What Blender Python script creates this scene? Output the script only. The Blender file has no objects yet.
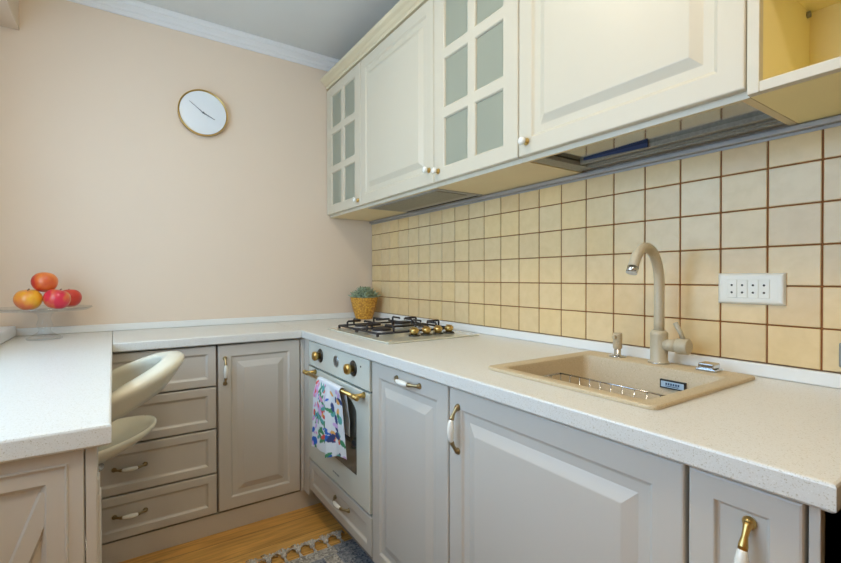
import bpy, bmesh, math, random
from mathutils import Vector, Matrix
random.seed(7)
COL = bpy.context.scene.collection
PI = math.pi

# ------------------------------------------------------------------ materials
def lin(c):
    c = c / 255.0
    return c / 12.92 if c <= 0.04045 else ((c + 0.055) / 1.055) ** 2.4
def rgb(r, g, b): return (lin(r), lin(g), lin(b), 1.0)

def new_mat(name):
    m = bpy.data.materials.new(name); m.use_nodes = True
    nt = m.node_tree; b = nt.nodes['Principled BSDF']
    return m, nt, b
def N(nt, t, **kw):
    n = nt.nodes.new(t)
    for k, v in kw.items(): setattr(n, k, v)
    return n
def ramp(nt, stops):
    r = N(nt, 'ShaderNodeValToRGB'); e = r.color_ramp.elements
    e[0].position, e[0].color = stops[0]; e[1].position, e[1].color = stops[-1]
    for p, c in stops[1:-1]:
        x = e.new(p); x.color = c
    return r
def plain(name, col, rough=0.5, metal=0.0, coat=0.0, var=0.03, scale=6.0, bump=0.0, bscale=200.0):
    m, nt, b = new_mat(name)
    b.inputs['Roughness'].default_value = rough
    b.inputs['Metallic'].default_value = metal
    b.inputs['Coat Weight'].default_value = coat
    b.inputs['Coat Roughness'].default_value = 0.15
    tc = N(nt, 'ShaderNodeTexCoord')
    no = N(nt, 'ShaderNodeTexNoise'); no.inputs['Scale'].default_value = scale; no.inputs['Detail'].default_value = 4
    nt.links.new(tc.outputs['Object'], no.inputs['Vector'])
    lo = tuple(x * (1 - var) for x in col[:3]) + (1,); hi = tuple(min(1, x * (1 + var)) for x in col[:3]) + (1,)
    r = ramp(nt, [(0.3, lo), (0.7, hi)])
    nt.links.new(no.outputs['Fac'], r.inputs['Fac']); nt.links.new(r.outputs['Color'], b.inputs['Base Color'])
    if bump:
        n2 = N(nt, 'ShaderNodeTexNoise'); n2.inputs['Scale'].default_value = bscale
        nt.links.new(tc.outputs['Object'], n2.inputs['Vector'])
        bp = N(nt, 'ShaderNodeBump'); bp.inputs['Strength'].default_value = bump; bp.inputs['Distance'].default_value = 0.002
        nt.links.new(n2.outputs['Fac'], bp.inputs['Height']); nt.links.new(bp.outputs['Normal'], b.inputs['Normal'])
    return m
def speckle(name, base, dark, light, scale=420.0, rough=0.35, lo=0.36, hi=0.66):
    m, nt, b = new_mat(name); b.inputs['Roughness'].default_value = rough
    tc = N(nt, 'ShaderNodeTexCoord')
    n1 = N(nt, 'ShaderNodeTexNoise'); n1.inputs['Scale'].default_value = scale; n1.inputs['Detail'].default_value = 2
    nt.links.new(tc.outputs['Object'], n1.inputs['Vector'])
    r = ramp(nt, [(lo - 0.04, dark), (lo + 0.03, base), (hi - 0.03, base), (hi + 0.04, light)])
    nt.links.new(n1.outputs['Fac'], r.inputs['Fac']); nt.links.new(r.outputs['Color'], b.inputs['Base Color'])
    return m
def glass(name, tint=(1, 1, 1, 1), rough=0.0, refl=0.12):
    m, nt, b = new_mat(name); nt.nodes.remove(b)
    tr = N(nt, 'ShaderNodeBsdfTransparent'); tr.inputs['Color'].default_value = tint
    gl = N(nt, 'ShaderNodeBsdfGlossy'); gl.inputs['Roughness'].default_value = rough
    fr = N(nt, 'ShaderNodeLayerWeight'); fr.inputs['Blend'].default_value = 0.5
    pw = N(nt, 'ShaderNodeMath', operation='POWER'); pw.inputs[1].default_value = 3.5; nt.links.new(fr.outputs['Facing'], pw.inputs[0])
    ad = N(nt, 'ShaderNodeMath', operation='MULTIPLY_ADD'); ad.inputs[1].default_value = refl * 1.6; ad.inputs[2].default_value = 0.05
    mx = N(nt, 'ShaderNodeMixShader')
    nt.links.new(pw.outputs[0], ad.inputs[0]); nt.links.new(ad.outputs[0], mx.inputs[0])
    nt.links.new(tr.outputs[0], mx.inputs[1]); nt.links.new(gl.outputs[0], mx.inputs[2])
    nt.links.new(mx.outputs[0], nt.nodes['Material Output'].inputs[0])
    return m
def emit(name, col, s):
    m, nt, b = new_mat(name); nt.nodes.remove(b)
    e = N(nt, 'ShaderNodeEmission'); e.inputs[0].default_value = col; e.inputs[1].default_value = s
    nt.links.new(e.outputs[0], nt.nodes['Material Output'].inputs[0]); return m

M = {}
M['wall'] = plain('peach wall paint', rgb(233, 213, 189), 0.85, var=0.02, scale=1.5, bump=0.05)
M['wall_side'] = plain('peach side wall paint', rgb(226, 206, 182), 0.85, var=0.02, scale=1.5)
M['ceiling'] = plain('white ceiling paint', rgb(222, 220, 212), 0.9, var=0.01)
M['cornice'] = plain('white cornice', rgb(234, 232, 228), 0.6, var=0.01)
M['upper'] = plain('cream painted front', rgb(212, 202, 178), 0.38, var=0.012, scale=3)
M['carcass'] = plain('cream carcass board', rgb(228, 210, 168), 0.5, var=0.02)
M['crown'] = plain('cream crown moulding', rgb(218, 203, 168), 0.45, var=0.02)  # shade on the down-facing moulding is put into this colour
M['lower'] = plain('taupe grey painted front', rgb(209, 201, 187), 0.34, var=0.015, scale=3)
M['lower_in'] = plain('grey carcass board', rgb(150, 142, 132), 0.6)
M['counter'] = speckle('pale speckled worktop', rgb(226, 223, 213), rgb(196, 188, 166), rgb(236, 234, 226), 460, 0.3)
M['upstand'] = plain('white upstand strip', rgb(238, 236, 228), 0.35, var=0.01)
M['grout'] = plain('brown grout', rgb(146, 92, 48), 0.9, var=0.08, scale=40)
M['alu'] = plain('brushed aluminium', rgb(172, 168, 162), 0.5, 0.3, var=0.03, scale=20)
M['steel'] = plain('polished steel tray', rgb(196, 194, 188), 0.1, 1.0, var=0.03, scale=10)
M['mesh'] = plain('grey filter mesh', rgb(150, 146, 132), 0.55, 0.3, var=0.15, scale=160)
M['white'] = plain('white plastic', rgb(234, 230, 214), 0.35, var=0.01)
M['white_frame'] = plain('white window frame', rgb(240, 242, 245), 0.4, var=0.01)
M['brass'] = plain('brass', rgb(208, 176, 108), 0.28, 1.0, var=0.06, scale=30)
M['antique'] = plain('antique brass', rgb(168, 148, 108), 0.32, 0.95, var=0.12, scale=60)
M['porcelain'] = plain('ivory porcelain', rgb(242, 238, 224), 0.15, coat=0.5, var=0.01)
M['chrome'] = plain('chrome', rgb(205, 207, 208), 0.15, 1.0, var=0.02)
M['enamel'] = plain('ivory enamel', rgb(220, 220, 204), 0.2, coat=0.4, var=0.01)
M['hobglass'] = plain('ivory glass hob plate', rgb(212, 208, 186), 0.12, coat=0.5, var=0.01)
M['iron'] = plain('black cast iron', rgb(44, 38, 36), 0.5, 0.1, var=0.15, scale=80)
M['burner'] = plain('grey burner metal', rgb(176, 176, 176), 0.35, 0.8, var=0.05)
M['dark'] = plain('black plastic', rgb(24, 24, 28), 0.4, var=0.05)
M['knob_disc'] = plain('dark knob disc', rgb(70, 66, 56), 0.35, 0.6)
M['oven_glass'] = plain('dark oven glass', rgb(74, 74, 66), 0.08, coat=1.0, var=0.1, scale=8)
M['granite'] = speckle('beige granite composite', rgb(203, 183, 147), rgb(180, 156, 116), rgb(226, 206, 170), 420, 0.5)
M['tapcol'] = speckle('beige tap coating', rgb(196, 182, 152), rgb(182, 166, 134), rgb(208, 196, 168), 500, 0.38)
M['stool'] = plain('cream stool shell', rgb(238, 232, 208), 0.25, coat=0.3, var=0.01)
M['leaf'] = plain('succulent leaf', rgb(156, 170, 138), 0.5, var=0.35, scale=45)
M['soil'] = plain('dark soil', rgb(60, 46, 34), 0.95, var=0.3, scale=90)
M['frost'] = None
M['handdark'] = plain('grey clock hand', rgb(96, 100, 102), 0.5)
M['clockface'] = plain('white clock face', rgb(232, 236, 236), 0.2, coat=0.6, var=0.01)
M['stem'] = plain('brown apple stem', rgb(96, 52, 34), 0.8)
M['blueplastic'] = plain('dark blue plastic', rgb(50, 66, 104), 0.7, var=0.05)
M['outletdark'] = plain('dark socket hole', rgb(70, 64, 52), 0.6)
M['printblue'] = plain('pale label', rgb(176, 200, 216), 0.4, var=0.02)
M['printink'] = plain('dark blue print', rgb(52, 78, 110), 0.5)
M['greymetal'] = plain('grey metal', rgb(150, 148, 140), 0.4, 0.6)
M['greyprint'] = plain('grey print', rgb(140, 142, 134), 0.5)
M['lampbase'] = plain('lamp base', rgb(230, 230, 228), 0.4)
M['pane'] = glass('window glass')
M['clearglass'] = glass('clear stand glass', (0.95, 0.965, 0.97, 1), 0.03, 0.45)

# yellow shelf interior
M['yellow'] = plain('warm yellow shelf board', rgb(250, 234, 172), 0.55, var=0.03, scale=4)

# frosted cabinet glass
m, nt, b = new_mat('frosted green grey glass')
b.inputs['Base Color'].default_value = rgb(186, 188, 166); b.inputs['Roughness'].default_value = 0.3
b.inputs['Transmission Weight'].default_value = 0.35; b.inputs['IOR'].default_value = 1.3
M['frost'] = m

# tile faces: colour varies from tile to tile, faint mottling
m, nt, b = new_mat('cream ceramic tile')
b.inputs['Roughness'].default_value = 0.3
tc = N(nt, 'ShaderNodeTexCoord'); sx = N(nt, 'ShaderNodeSeparateXYZ'); nt.links.new(tc.outputs['Object'], sx.inputs[0])
def cell(out, off, step):
    a = N(nt, 'ShaderNodeMath', operation='ADD'); a.inputs[1].default_value = off; nt.links.new(out, a.inputs[0])
    d = N(nt, 'ShaderNodeMath', operation='DIVIDE'); d.inputs[1].default_value = step; nt.links.new(a.outputs[0], d.inputs[0])
    f = N(nt, 'ShaderNodeMath', operation='FLOOR'); nt.links.new(d.outputs[0], f.inputs[0]); return f.outputs[0]
cy = cell(sx.outputs['Y'], 0.023, 0.1); cz = cell(sx.outputs['Z'], -0.857, 0.0932)
cb = N(nt, 'ShaderNodeCombineXYZ'); nt.links.new(cy, cb.inputs[0]); nt.links.new(cz, cb.inputs[1])
wn = N(nt, 'ShaderNodeTexWhiteNoise'); wn.noise_dimensions = '3D'; nt.links.new(cb.outputs[0], wn.inputs['Vector'])
r1 = ramp(nt, [(0.0, rgb(226, 195, 143)), (0.5, rgb(232, 205, 156)), (1.0, rgb(234, 203, 146))])
nt.links.new(wn.outputs['Value'], r1.inputs['Fac'])
av = N(nt, 'ShaderNodeVectorMath', operation='ADD'); nt.links.new(tc.outputs['Object'], av.inputs[0])
sc_ = N(nt, 'ShaderNodeVectorMath', operation='SCALE'); sc_.inputs['Scale'].default_value = 7.0; nt.links.new(cb.outputs[0], sc_.inputs[0]); nt.links.new(sc_.outputs[0], av.inputs[1])
no = N(nt, 'ShaderNodeTexNoise'); no.inputs['Scale'].default_value = 30; no.inputs['Detail'].default_value = 6; no.inputs['Distortion'].default_value = 0.4
nt.links.new(av.outputs[0], no.inputs['Vector'])
r2 = ramp(nt, [(0.3, (0.90, 0.87, 0.80, 1)), (0.62, (1, 1, 1, 1))]); nt.links.new(no.outputs['Fac'], r2.inputs['Fac'])
mu = N(nt, 'ShaderNodeMix', data_type='RGBA', blend_type='MULTIPLY'); mu.inputs['Factor'].default_value = 0.6
nt.links.new(r1.outputs['Color'], mu.inputs['A']); nt.links.new(r2.outputs['Color'], mu.inputs['B']); nt.links.new(mu.outputs['Result'], b.inputs['Base Color'])
bp = N(nt, 'ShaderNodeBump'); bp.inputs['Strength'].default_value = 0.15; bp.inputs['Distance'].default_value = 0.002
nt.links.new(no.outputs['Fac'], bp.inputs['Height']); nt.links.new(bp.outputs['Normal'], b.inputs['Normal'])
M['tile'] = m

# wood floor, planks along x
m, nt, b = new_mat('oak laminate planks')
b.inputs['Roughness'].default_value = 0.35
tc = N(nt, 'ShaderNodeTexCoord')
br = N(nt, 'ShaderNodeTexBrick'); br.offset = 0.37
br.inputs['Scale'].default_value = 1.0; br.inputs['Brick Width'].default_value = 1.2; br.inputs['Row Height'].default_value = 0.13
br.inputs['Mortar Size'].default_value = 0.0012; br.inputs['Color1'].default_value = rgb(236, 188, 108); br.inputs['Color2'].default_value = rgb(224, 170, 90)
br.inputs['Mortar'].default_value = rgb(150, 98, 44)
nt.links.new(tc.outputs['Object'], br.inputs['Vector'])
mp = N(nt, 'ShaderNodeMapping'); mp.inputs['Scale'].default_value = (3.0, 40.0, 1.0); nt.links.new(tc.outputs['Object'], mp.inputs['Vector'])
no = N(nt, 'ShaderNodeTexNoise'); no.inputs['Scale'].default_value = 1.6; no.inputs['Detail'].default_value = 6; no.inputs['Distortion'].default_value = 0.6
nt.links.new(mp.outputs[0], no.inputs['Vector'])
r = ramp(nt, [(0.3, (0.66, 0.6, 0.5, 1)), (0.65, (1.08, 1.06, 1.0, 1))]); nt.links.new(no.outputs['Fac'], r.inputs['Fac'])
mu = N(nt, 'ShaderNodeMix', data_type='RGBA', blend_type='MULTIPLY'); mu.inputs['Factor'].default_value = 1.0
nt.links.new(br.outputs['Color'], mu.inputs['A']); nt.links.new(r.outputs['Color'], mu.inputs['B']); nt.links.new(mu.outputs['Result'], b.inputs['Base Color'])
M['floor'] = m

# woven gold pot
m, nt, b = new_mat('woven ochre wicker')
b.inputs['Roughness'].default_value = 0.5
tc = N(nt, 'ShaderNodeTexCoord')
vo = N(nt, 'ShaderNodeTexVoronoi'); vo.inputs['Scale'].default_value = 95; nt.links.new(tc.outputs['Object'], vo.inputs['Vector'])
r = ramp(nt, [(0.15, rgb(232, 180, 70)), (0.75, rgb(180, 118, 34))]); nt.links.new(vo.outputs['Distance'], r.inputs['Fac']); nt.links.new(r.outputs['Color'], b.inputs['Base Color'])
bp = N(nt, 'ShaderNodeBump'); bp.inputs['Strength'].default_value = 0.6; bp.inputs['Distance'].default_value = 0.003; bp.invert = True
nt.links.new(vo.outputs['Distance'], bp.inputs['Height']); nt.links.new(bp.outputs['Normal'], b.inputs['Normal'])
M['wicker'] = m

# rug weave
def weave(name, a_, c_):
    m, nt, b = new_mat(name); b.inputs['Roughness'].default_value = 0.95
    tc = N(nt, 'ShaderNodeTexCoord')
    vo = N(nt, 'ShaderNodeTexVoronoi'); vo.inputs['Scale'].default_value = 130; nt.links.new(tc.outputs['Object'], vo.inputs['Vector'])
    r = ramp(nt, [(0.2, a_), (0.8, c_)]); nt.links.new(vo.outputs['Color'], r.inputs['Fac']); nt.links.new(r.outputs['Color'], b.inputs['Base Color'])
    bp = N(nt, 'ShaderNodeBump'); bp.inputs['Strength'].default_value = 0.8; bp.inputs['Distance'].default_value = 0.004
    nt.links.new(vo.outputs['Distance'], bp.inputs['Height']); nt.links.new(bp.outputs['Normal'], b.inputs['Normal'])
    return m
M['rug_dark'] = weave('grey blue rug weave', rgb(104, 112, 124), rgb(168, 172, 178))
M['rug_light'] = weave('pale speckled rug border', rgb(150, 146, 138), rgb(214, 210, 200))
M['yarn'] = plain('grey yarn', rgb(206, 202, 194), 0.95, var=0.25, scale=120)

# printed cloth from the colours of its own mesh
m, nt, b = new_mat('floral printed cotton'); b.inputs['Roughness'].default_value = 0.9
at = N(nt, 'ShaderNodeAttribute'); at.attribute_name = 'print'; nt.links.new(at.outputs['Color'], b.inputs['Base Color'])
M['towel'] = m

def apple_mat(name, c1, c2, seed, bias):
    m, nt, b = new_mat(name); b.inputs['Roughness'].default_value = 0.3; b.inputs['Coat Weight'].default_value = 0.25
    tc = N(nt, 'ShaderNodeTexCoord')
    mp = N(nt, 'ShaderNodeMapping'); mp.inputs['Location'].default_value = (seed, seed * 1.7, 0); mp.inputs['Scale'].default_value = (1, 1, 0.6)
    nt.links.new(tc.outputs['Object'], mp.inputs['Vector'])
    no = N(nt, 'ShaderNodeTexNoise'); no.inputs['Scale'].default_value = 14; no.inputs['Detail'].default_value = 3
    nt.links.new(mp.outputs[0], no.inputs['Vector'])
    r = ramp(nt, [(bias - 0.12, c1), (bias + 0.12, c2)]); nt.links.new(no.outputs['Fac'], r.inputs['Fac'])
    nt.links.new(r.outputs['Color'], b.inputs['Base Color']); return m

# ------------------------------------------------------------------ mesh builder
class MB:
    def __init__(s): s.bm = bmesh.new(); s.mi = 0; s.mats = []
    def mat(s, m):
        if m not in s.mats: s.mats.append(m)
        s.mi = s.mats.index(m); return s
    def face(s, vs, smooth=False):
        try: f = s.bm.faces.new(vs)
        except ValueError: return None
        f.material_index = s.mi; f.smooth = smooth; return f
    def box(s, x0, x1, y0, y1, z0, z1, bev=0.0, seg=2):
        t = bmesh.new()
        bmesh.ops.create_cube(t, size=1.0)
        for v in t.verts:
            v.co = Vector(((x0 + x1) / 2 + v.co.x * (x1 - x0), (y0 + y1) / 2 + v.co.y * (y1 - y0), (z0 + z1) / 2 + v.co.z * (z1 - z0)))
        if bev: bmesh.ops.bevel(t, geom=t.edges[:], offset=bev, segments=seg, affect='EDGES', profile=0.5)
        s.merge(t); return s
    def merge(s, t, mat4=None, smooth=None):
        t.verts.index_update(); vm = {}
        for v in t.verts: vm[v.index] = s.bm.verts.new(mat4 @ v.co if mat4 else v.co)
        for f in t.faces: s.face([vm[v.index] for v in f.verts], f.smooth if smooth is None else smooth)
        t.free(); return s
    def obox(s, O, U, V, W, u0, u1, v0, v1, w0, w1, bev=0.0):
        t = bmesh.new(); bmesh.ops.create_cube(t, size=1.0)
        for v in t.verts:
            a = (u0 + u1) / 2 + v.co.x * (u1 - u0); b_ = (v0 + v1) / 2 + v.co.y * (v1 - v0); c = (w0 + w1) / 2 + v.co.z * (w1 - w0)
            v.co = O + U * a + V * b_ + W * c
        if bev: bmesh.ops.bevel(t, geom=t.edges[:], offset=bev, segments=2, affect='EDGES')
        s.merge(t); return s
    def loops(s, loops, close0=True, close1=True, smooth=False, ring=True):
        L = [[s.bm.verts.new(p) for p in l] for l in loops]; n = len(L[0])
        for a, b_ in zip(L, L[1:]):
            for i in range(n if ring else n - 1):
                j = (i + 1) % n; s.face([a[i], a[j], b_[j], b_[i]], smooth)
        if close0: s.face(L[0][::-1])
        if close1: s.face(L[-1])
        return s
    def panel(s, O, U, V, Nn, w, h, prof):
        """rectangular front: nested rectangles, prof = (inset, height) pairs along Nn"""
        O, U, V, Nn = map(Vector, (O, U, V, Nn))
        ls = [[O + U * d + V * d + Nn * n, O + U * (w - d) + V * d + Nn * n, O + U * (w - d) + V * (h - d) + Nn * n, O + U * d + V * (h - d) + Nn * n] for d, n in prof]
        return s.loops(ls)
    def lathe(s, c, prof, seg=24, axis=(0, 0, 1), smooth=True, close=True):
        c = Vector(c); q = Vector((0, 0, 1)).rotation_difference(Vector(axis).normalized())
        ls = []
        for r, z in prof:
            r = max(r, 1e-5)
            ls.append([c + q @ Vector((r * math.cos(2 * PI * i / seg), r * math.sin(2 * PI * i / seg), z)) for i in range(seg)])
        return s.loops(ls, close, close, smooth)
    def tube(s, pts, rad, seg=10, cap=True, smooth=True):
        pts = [Vector(p) for p in pts]; n = len(pts)
        if not hasattr(rad, '__len__'): rad = [rad] * n
        T = [(pts[min(i + 1, n - 1)] - pts[max(i - 1, 0)]).normalized() for i in range(n)]
        up = Vector((0, 0, 1)) if abs(T[0].z) < 0.9 else Vector((1, 0, 0))
        a = T[0].cross(up).normalized(); ls = []
        for i in range(n):
            if i: a = (T[i - 1].rotation_difference(T[i]) @ a); a = (a - T[i] * a.dot(T[i])).normalized()
            b_ = T[i].cross(a)
            ls.append([pts[i] + (a * math.cos(2 * PI * k / seg) + b_ * math.sin(2 * PI * k / seg)) * rad[i] for k in range(seg)])
        return s.loops(ls, cap, cap, smooth)
    def ball(s, c, r, seg=16, rings=10, sc=(1, 1, 1)):
        t = bmesh.new(); bmesh.ops.create_uvsphere(t, u_segments=seg, v_segments=rings, radius=r)
        m4 = Matrix.Translation(c) @ Matrix.Diagonal((*sc, 1)); s.merge(t, m4, True); return s
    def extrude_profile(s, prof, place, close=True):
        """prof list of 2D points; place(p, k) -> 3D at end k (0/1)"""
        return s.loops([[place(p, 0) for p in prof], [place(p, 1) for p in prof]], close, close)
    def build(s, name, mat=None, root=None, **tags):
        me = bpy.data.meshes.new(name)
        bmesh.ops.recalc_face_normals(s.bm, faces=s.bm.faces[:])
        org = world_origin(root) if root else Vector((0, 0, 0))
        for v in s.bm.verts: v.co = v.co - org
        s.bm.to_mesh(me); s.bm.free()
        o = bpy.data.objects.new(name, me); COL.objects.link(o)
        for mm in (s.mats or [mat]): me.materials.append(mm)
        if root: o.parent = root
        for k, v in tags.items(): o[k] = v
        return o
def world_origin(o):
    p = Vector((0, 0, 0))
    while o: p += o.location; o = o.parent
    return p
def thing(name, label, cat, loc, group=None):
    o = bpy.data.objects.new(name, None); COL.objects.link(o); o.location = loc; o.empty_display_size = 0.05
    o['label'] = label; o['category'] = cat
    if group: o['group'] = group
    return o
def tag(o, label, cat, group=None):
    o['label'] = label; o['category'] = cat
    if group: o['group'] = group
    return o
def struct(o): o['kind'] = 'structure'; return o
def smooth_by_angle(o, ang=40):
    for p in o.data.polygons: p.use_smooth = True
    try: o.data.set_sharp_from_angle(angle=math.radians(ang))
    except Exception: pass
    return o

# ------------------------------------------------------------------ room shell
XL = -1.63            # face of the window wall
YF = -3.7
ZC = 2.33
struct(MB().mat(M['floor']).box(-2.2, 0.2, YF - 0.1, 0.1, -0.06, 0.0).build('floor'))
struct(MB().mat(M['ceiling']).box(-2.2, 0.2, YF - 0.1, 0.1, ZC, ZC + 0.08).build('ceiling'))
struct(MB().mat(M['wall']).box(-2.2, 0.2, 0.0, 0.12, 0.0, ZC).build('wall_back'))
struct(MB().mat(M['wall_side']).box(0.0, 0.12, YF, 0.0, 0.0, ZC).build('wall_right'))
struct(MB().mat(M['wall_side']).box(-2.2, 0.12, YF - 0.12, YF, 0.0, ZC).build('wall_front'))
WY0, WY1, WZ0, WZ1 = -2.15, 0.0, 0.83, 2.08
w = MB().mat(M['wall_side'])
w.box(-1.95, XL, YF, WY0, 0.0, ZC)                # solid wall before the window
w.box(-1.95, XL, WY0, 0.0, WZ1, ZC)
w.box(-1.95, -1.86, -0.549, 0.0, WZ0 - 0.01, WZ1)               # unseen piece added to block window light grazing the back wall
w.box(-1.95, -1.665, WY0, 0.0, 0.0, WZ0 - 0.01)       # parapet under the sill
struct(w.build('wall_left'))
# window set back in the wall
win = MB().mat(M['white_frame'])
fx0, fx1 = -1.93, -1.87
def wframe(y0, y1, z0, z1, t):
    win.box(fx0, fx1, y0, y0 + t, z0, z1, 0.004); win.box(fx0, fx1, y1 - t, y1, z0, z1, 0.004)
    win.box(fx0, fx1, y0 + t, y1 - t, z0, z0 + t, 0.004); win.box(fx0, fx1, y0 + t, y1 - t, z1 - t, z1, 0.004)
WG = -0.55          # the glazing stops short of the corner, at the added light-blocking piece
wframe(WY0, WG, WZ0 + 0.035, WZ1, 0.06)
win.box(fx0, fx1, -1.39, -1.31, WZ0 + 0.09, WZ1 - 0.05, 0.004)
win = struct(win.build('window_1'))
struct(MB().mat(M['pane']).box(-1.905, -1.899, WY0 + 0.055, -1.385, WZ0 + 0.09, WZ1 - 0.055).build('pane', root=win))
struct(MB().mat(M['pane']).box(-1.905, -1.899, -1.315, WG - 0.055, WZ0 + 0.09, WZ1 - 0.055).build('pane', root=win))
sill = MB().mat(M['white_frame']).box(-1.858, -1.645, WY0 + 0.01, -0.016, 0.8265, 0.8690, 0.005).build('window_sill')
tag(sill, 'white window sill board with a rounded edge left of the cake stand', 'sill')
# cornice on the back wall
prof = [(0, 0), (0.0, -0.074), (0.006, -0.074), (0.009, -0.070), (0.009, -0.052), (0.013, -0.050), (0.015, -0.046), (0.015, -0.022), (0.020, -0.019), (0.024, -0.014), (0.026, -0.008), (0.026, 0)]
t = MB().mat(M['cornice']); t.extrude_profile(prof, lambda p, k: Vector((XL if k == 0 else -0.002, -0.0005 - p[0], ZC - 0.0005 + p[1])))
struct(t.build('trim_1'))

# ------------------------------------------------------------------ tiled splashback
b_ = MB().mat(M['grout']).box(-0.005, -0.0005, -2.72, -0.002, 0.857, 1.405)
b_.mat(M['tile'])
zs = [0.857 + 0.0932 * i for i in range(7)]
ys = [-0.002] + [-0.123 - 0.1 * i for i in range(26)]
g = 0.0018
for i in range(len(ys) - 1):
    for j in range(6):
        z1 = min(zs[j + 1] - g, 1.404)
        b_.box(-0.0085, -0.0045, ys[i + 1] + g, ys[i] - g, zs[j] + g, z1, 0.0014, 1)
tag(b_.build('tile_splashback'), 'cream square tiled splashback with brown grout lines above the worktop', 'tiles')
# rail along the splashback top
r_ = MB().mat(M['alu']); r_.box(-0.026, -0.0095, -2.72, -0.003, 1.395, 1.4085, 0.003)
r_.box(-0.012, -0.0095, -2.72, -0.003, 1.388, 1.395, 0.0008)
tag(r_.build('metal_rail'), 'grey metal rail running under the wall cabinets along the tile top', 'rail')

# ------------------------------------------------------------------ worktops
def worktop(name, label, x0, x1, y0, y1):
    o = MB().mat(M['counter']).box(x0, x1, y0, y1, 0.790, 0.825, 0.004, 3).build(name)
    return tag(o, label, 'worktop')
# right worktop with cut-outs for sink: built of strips round the holes
rw = MB().mat(M['counter'])
def slab(outer, hole, z0, z1, mb, bev=0.004):
    x0, x1, y0, y1 = outer; a0, a1, b0, b1 = hole
    O = [(x0, y0), (x1, y0), (x1, y1), (x0, y1)]; H = [(a0, b0), (a1, b0), (a1, b1), (a0, b1)]
    def rect(pts, z, d=0.0, cx=(x0 + x1) / 2, cy=(y0 + y1) / 2):
        return [Vector((px + (d if px < cx else -d), py + (d if py < cy else -d), z)) for px, py in pts]
    mb.loops([rect(H, z0), rect(O, z0, bev), rect(O, z0 + bev, 0), rect(O, z1 - bev, 0), rect(O, z1 - bev * 0.3, bev * 0.3), rect(O, z1, bev), rect(H, z1), rect(H, z0)], False, False)
slab((-0.61, -0.0065, -2.287, -0.002), (-0.485, -0.075, -2.005, -1.59), 0.790, 0.825, rw)
tag(rw.build('worktop'), 'pale speckled worktop holding hob and beige sink under the tiles', 'worktop')
def quad_top(name, label, pts):
    def ring(d, z):
        out = []; n = len(pts)
        for i in range(n):
            p = Vector(pts[i]); a = (Vector(pts[i - 1]) - p).normalized(); c_ = (Vector(pts[(i + 1) % n]) - p).normalized()
            q_ = p + (a + c_) * d; out.append(Vector((q_.x, q_.y, z)))
        return out
    q = MB().mat(M['counter']).loops([ring(0.004, 0.790), ring(0, 0.794), ring(0, 0.8205), ring(0.0012, 0.8238), ring(0.004, 0.825)])
    tag(q.build(name), label, 'worktop')
def bar_edge(y): return -1.3225 - 0.0122 * y      # the window counter is not quite square to the room
quad_top('worktop', 'short pale speckled worktop over the drawers along the back wall', [(bar_edge(-0.002) + 0.0012, -0.002), (bar_edge(-0.47) + 0.0012, -0.47), (-0.6115, -0.47), (-0.6115, -0.002)])
quad_top('breakfast_bar', 'pale window ledge counter carrying the cake stand at left', [(-1.663, -0.002), (-1.663, -1.557), (bar_edge(-1.557), -1.557), (bar_edge(-0.002), -0.002)])
def upstand(name, label, x0, x1, y0, y1):
    tag(MB().mat(M['upstand']).box(x0, x1, y0, y1, 0.8255, 0.8565, 0.003).build(name), label, 'upstand')
upstand('upstand_strip', 'white upstand strip between the worktop and the tiles', -0.0205, -0.0095, -2.286, -0.022)
upstand('upstand_strip', 'white upstand strip along the peach back wall', -1.653, -0.022, -0.0135, -0.001)

# ------------------------------------------------------------------ fronts
RAISED = [(0.0, -0.018), (0.0, -0.004), (0.0015, -0.001), (0.004, 0.0), (0.047, 0.0), (0.0495, -0.001), (0.0535, -0.006), (0.057, -0.007), (0.0745, -0.007), (0.077, -0.006), (0.0985, 0.0015), (0.101, 0.002)]
DRAWER = [(0.0, -0.018), (0.0, -0.004), (0.0015, -0.001), (0.004, 0.0), (0.030, 0.0), (0.0325, -0.001), (0.038, -0.0058), (0.042, -0.007)]
SLIM = [(0.0, -0.018), (0.0, -0.004), (0.0015, -0.001), (0.004, 0.0), (0.036, 0.0), (0.038, -0.001), (0.041, -0.006), (0.044, -0.007)]
YR = Vector((0, -1, 0)); ZV = Vector((0, 0, 1)); XB = Vector((1, 0, 0)); NR = Vector((-1, 0, 0)); NB = Vector((0, -1, 0))
def front_r(name, x, ya, yb, z0, z1, prof, mat, root):   # front in the right-hand run: spans y from ya (far) to yb (near)
    o = MB().mat(mat); o.panel((x, ya, z0), YR, ZV, NR, ya - yb, z1 - z0, prof); return o.build(name, root=root)
def front_b(name, y, xa, xb, z0, z1, prof, mat, root):
    o = MB().mat(mat); o.panel((xa, y, z0), XB, ZV, NB, xb - xa, z1 - z0, prof); return o.build(name, root=root)
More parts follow.
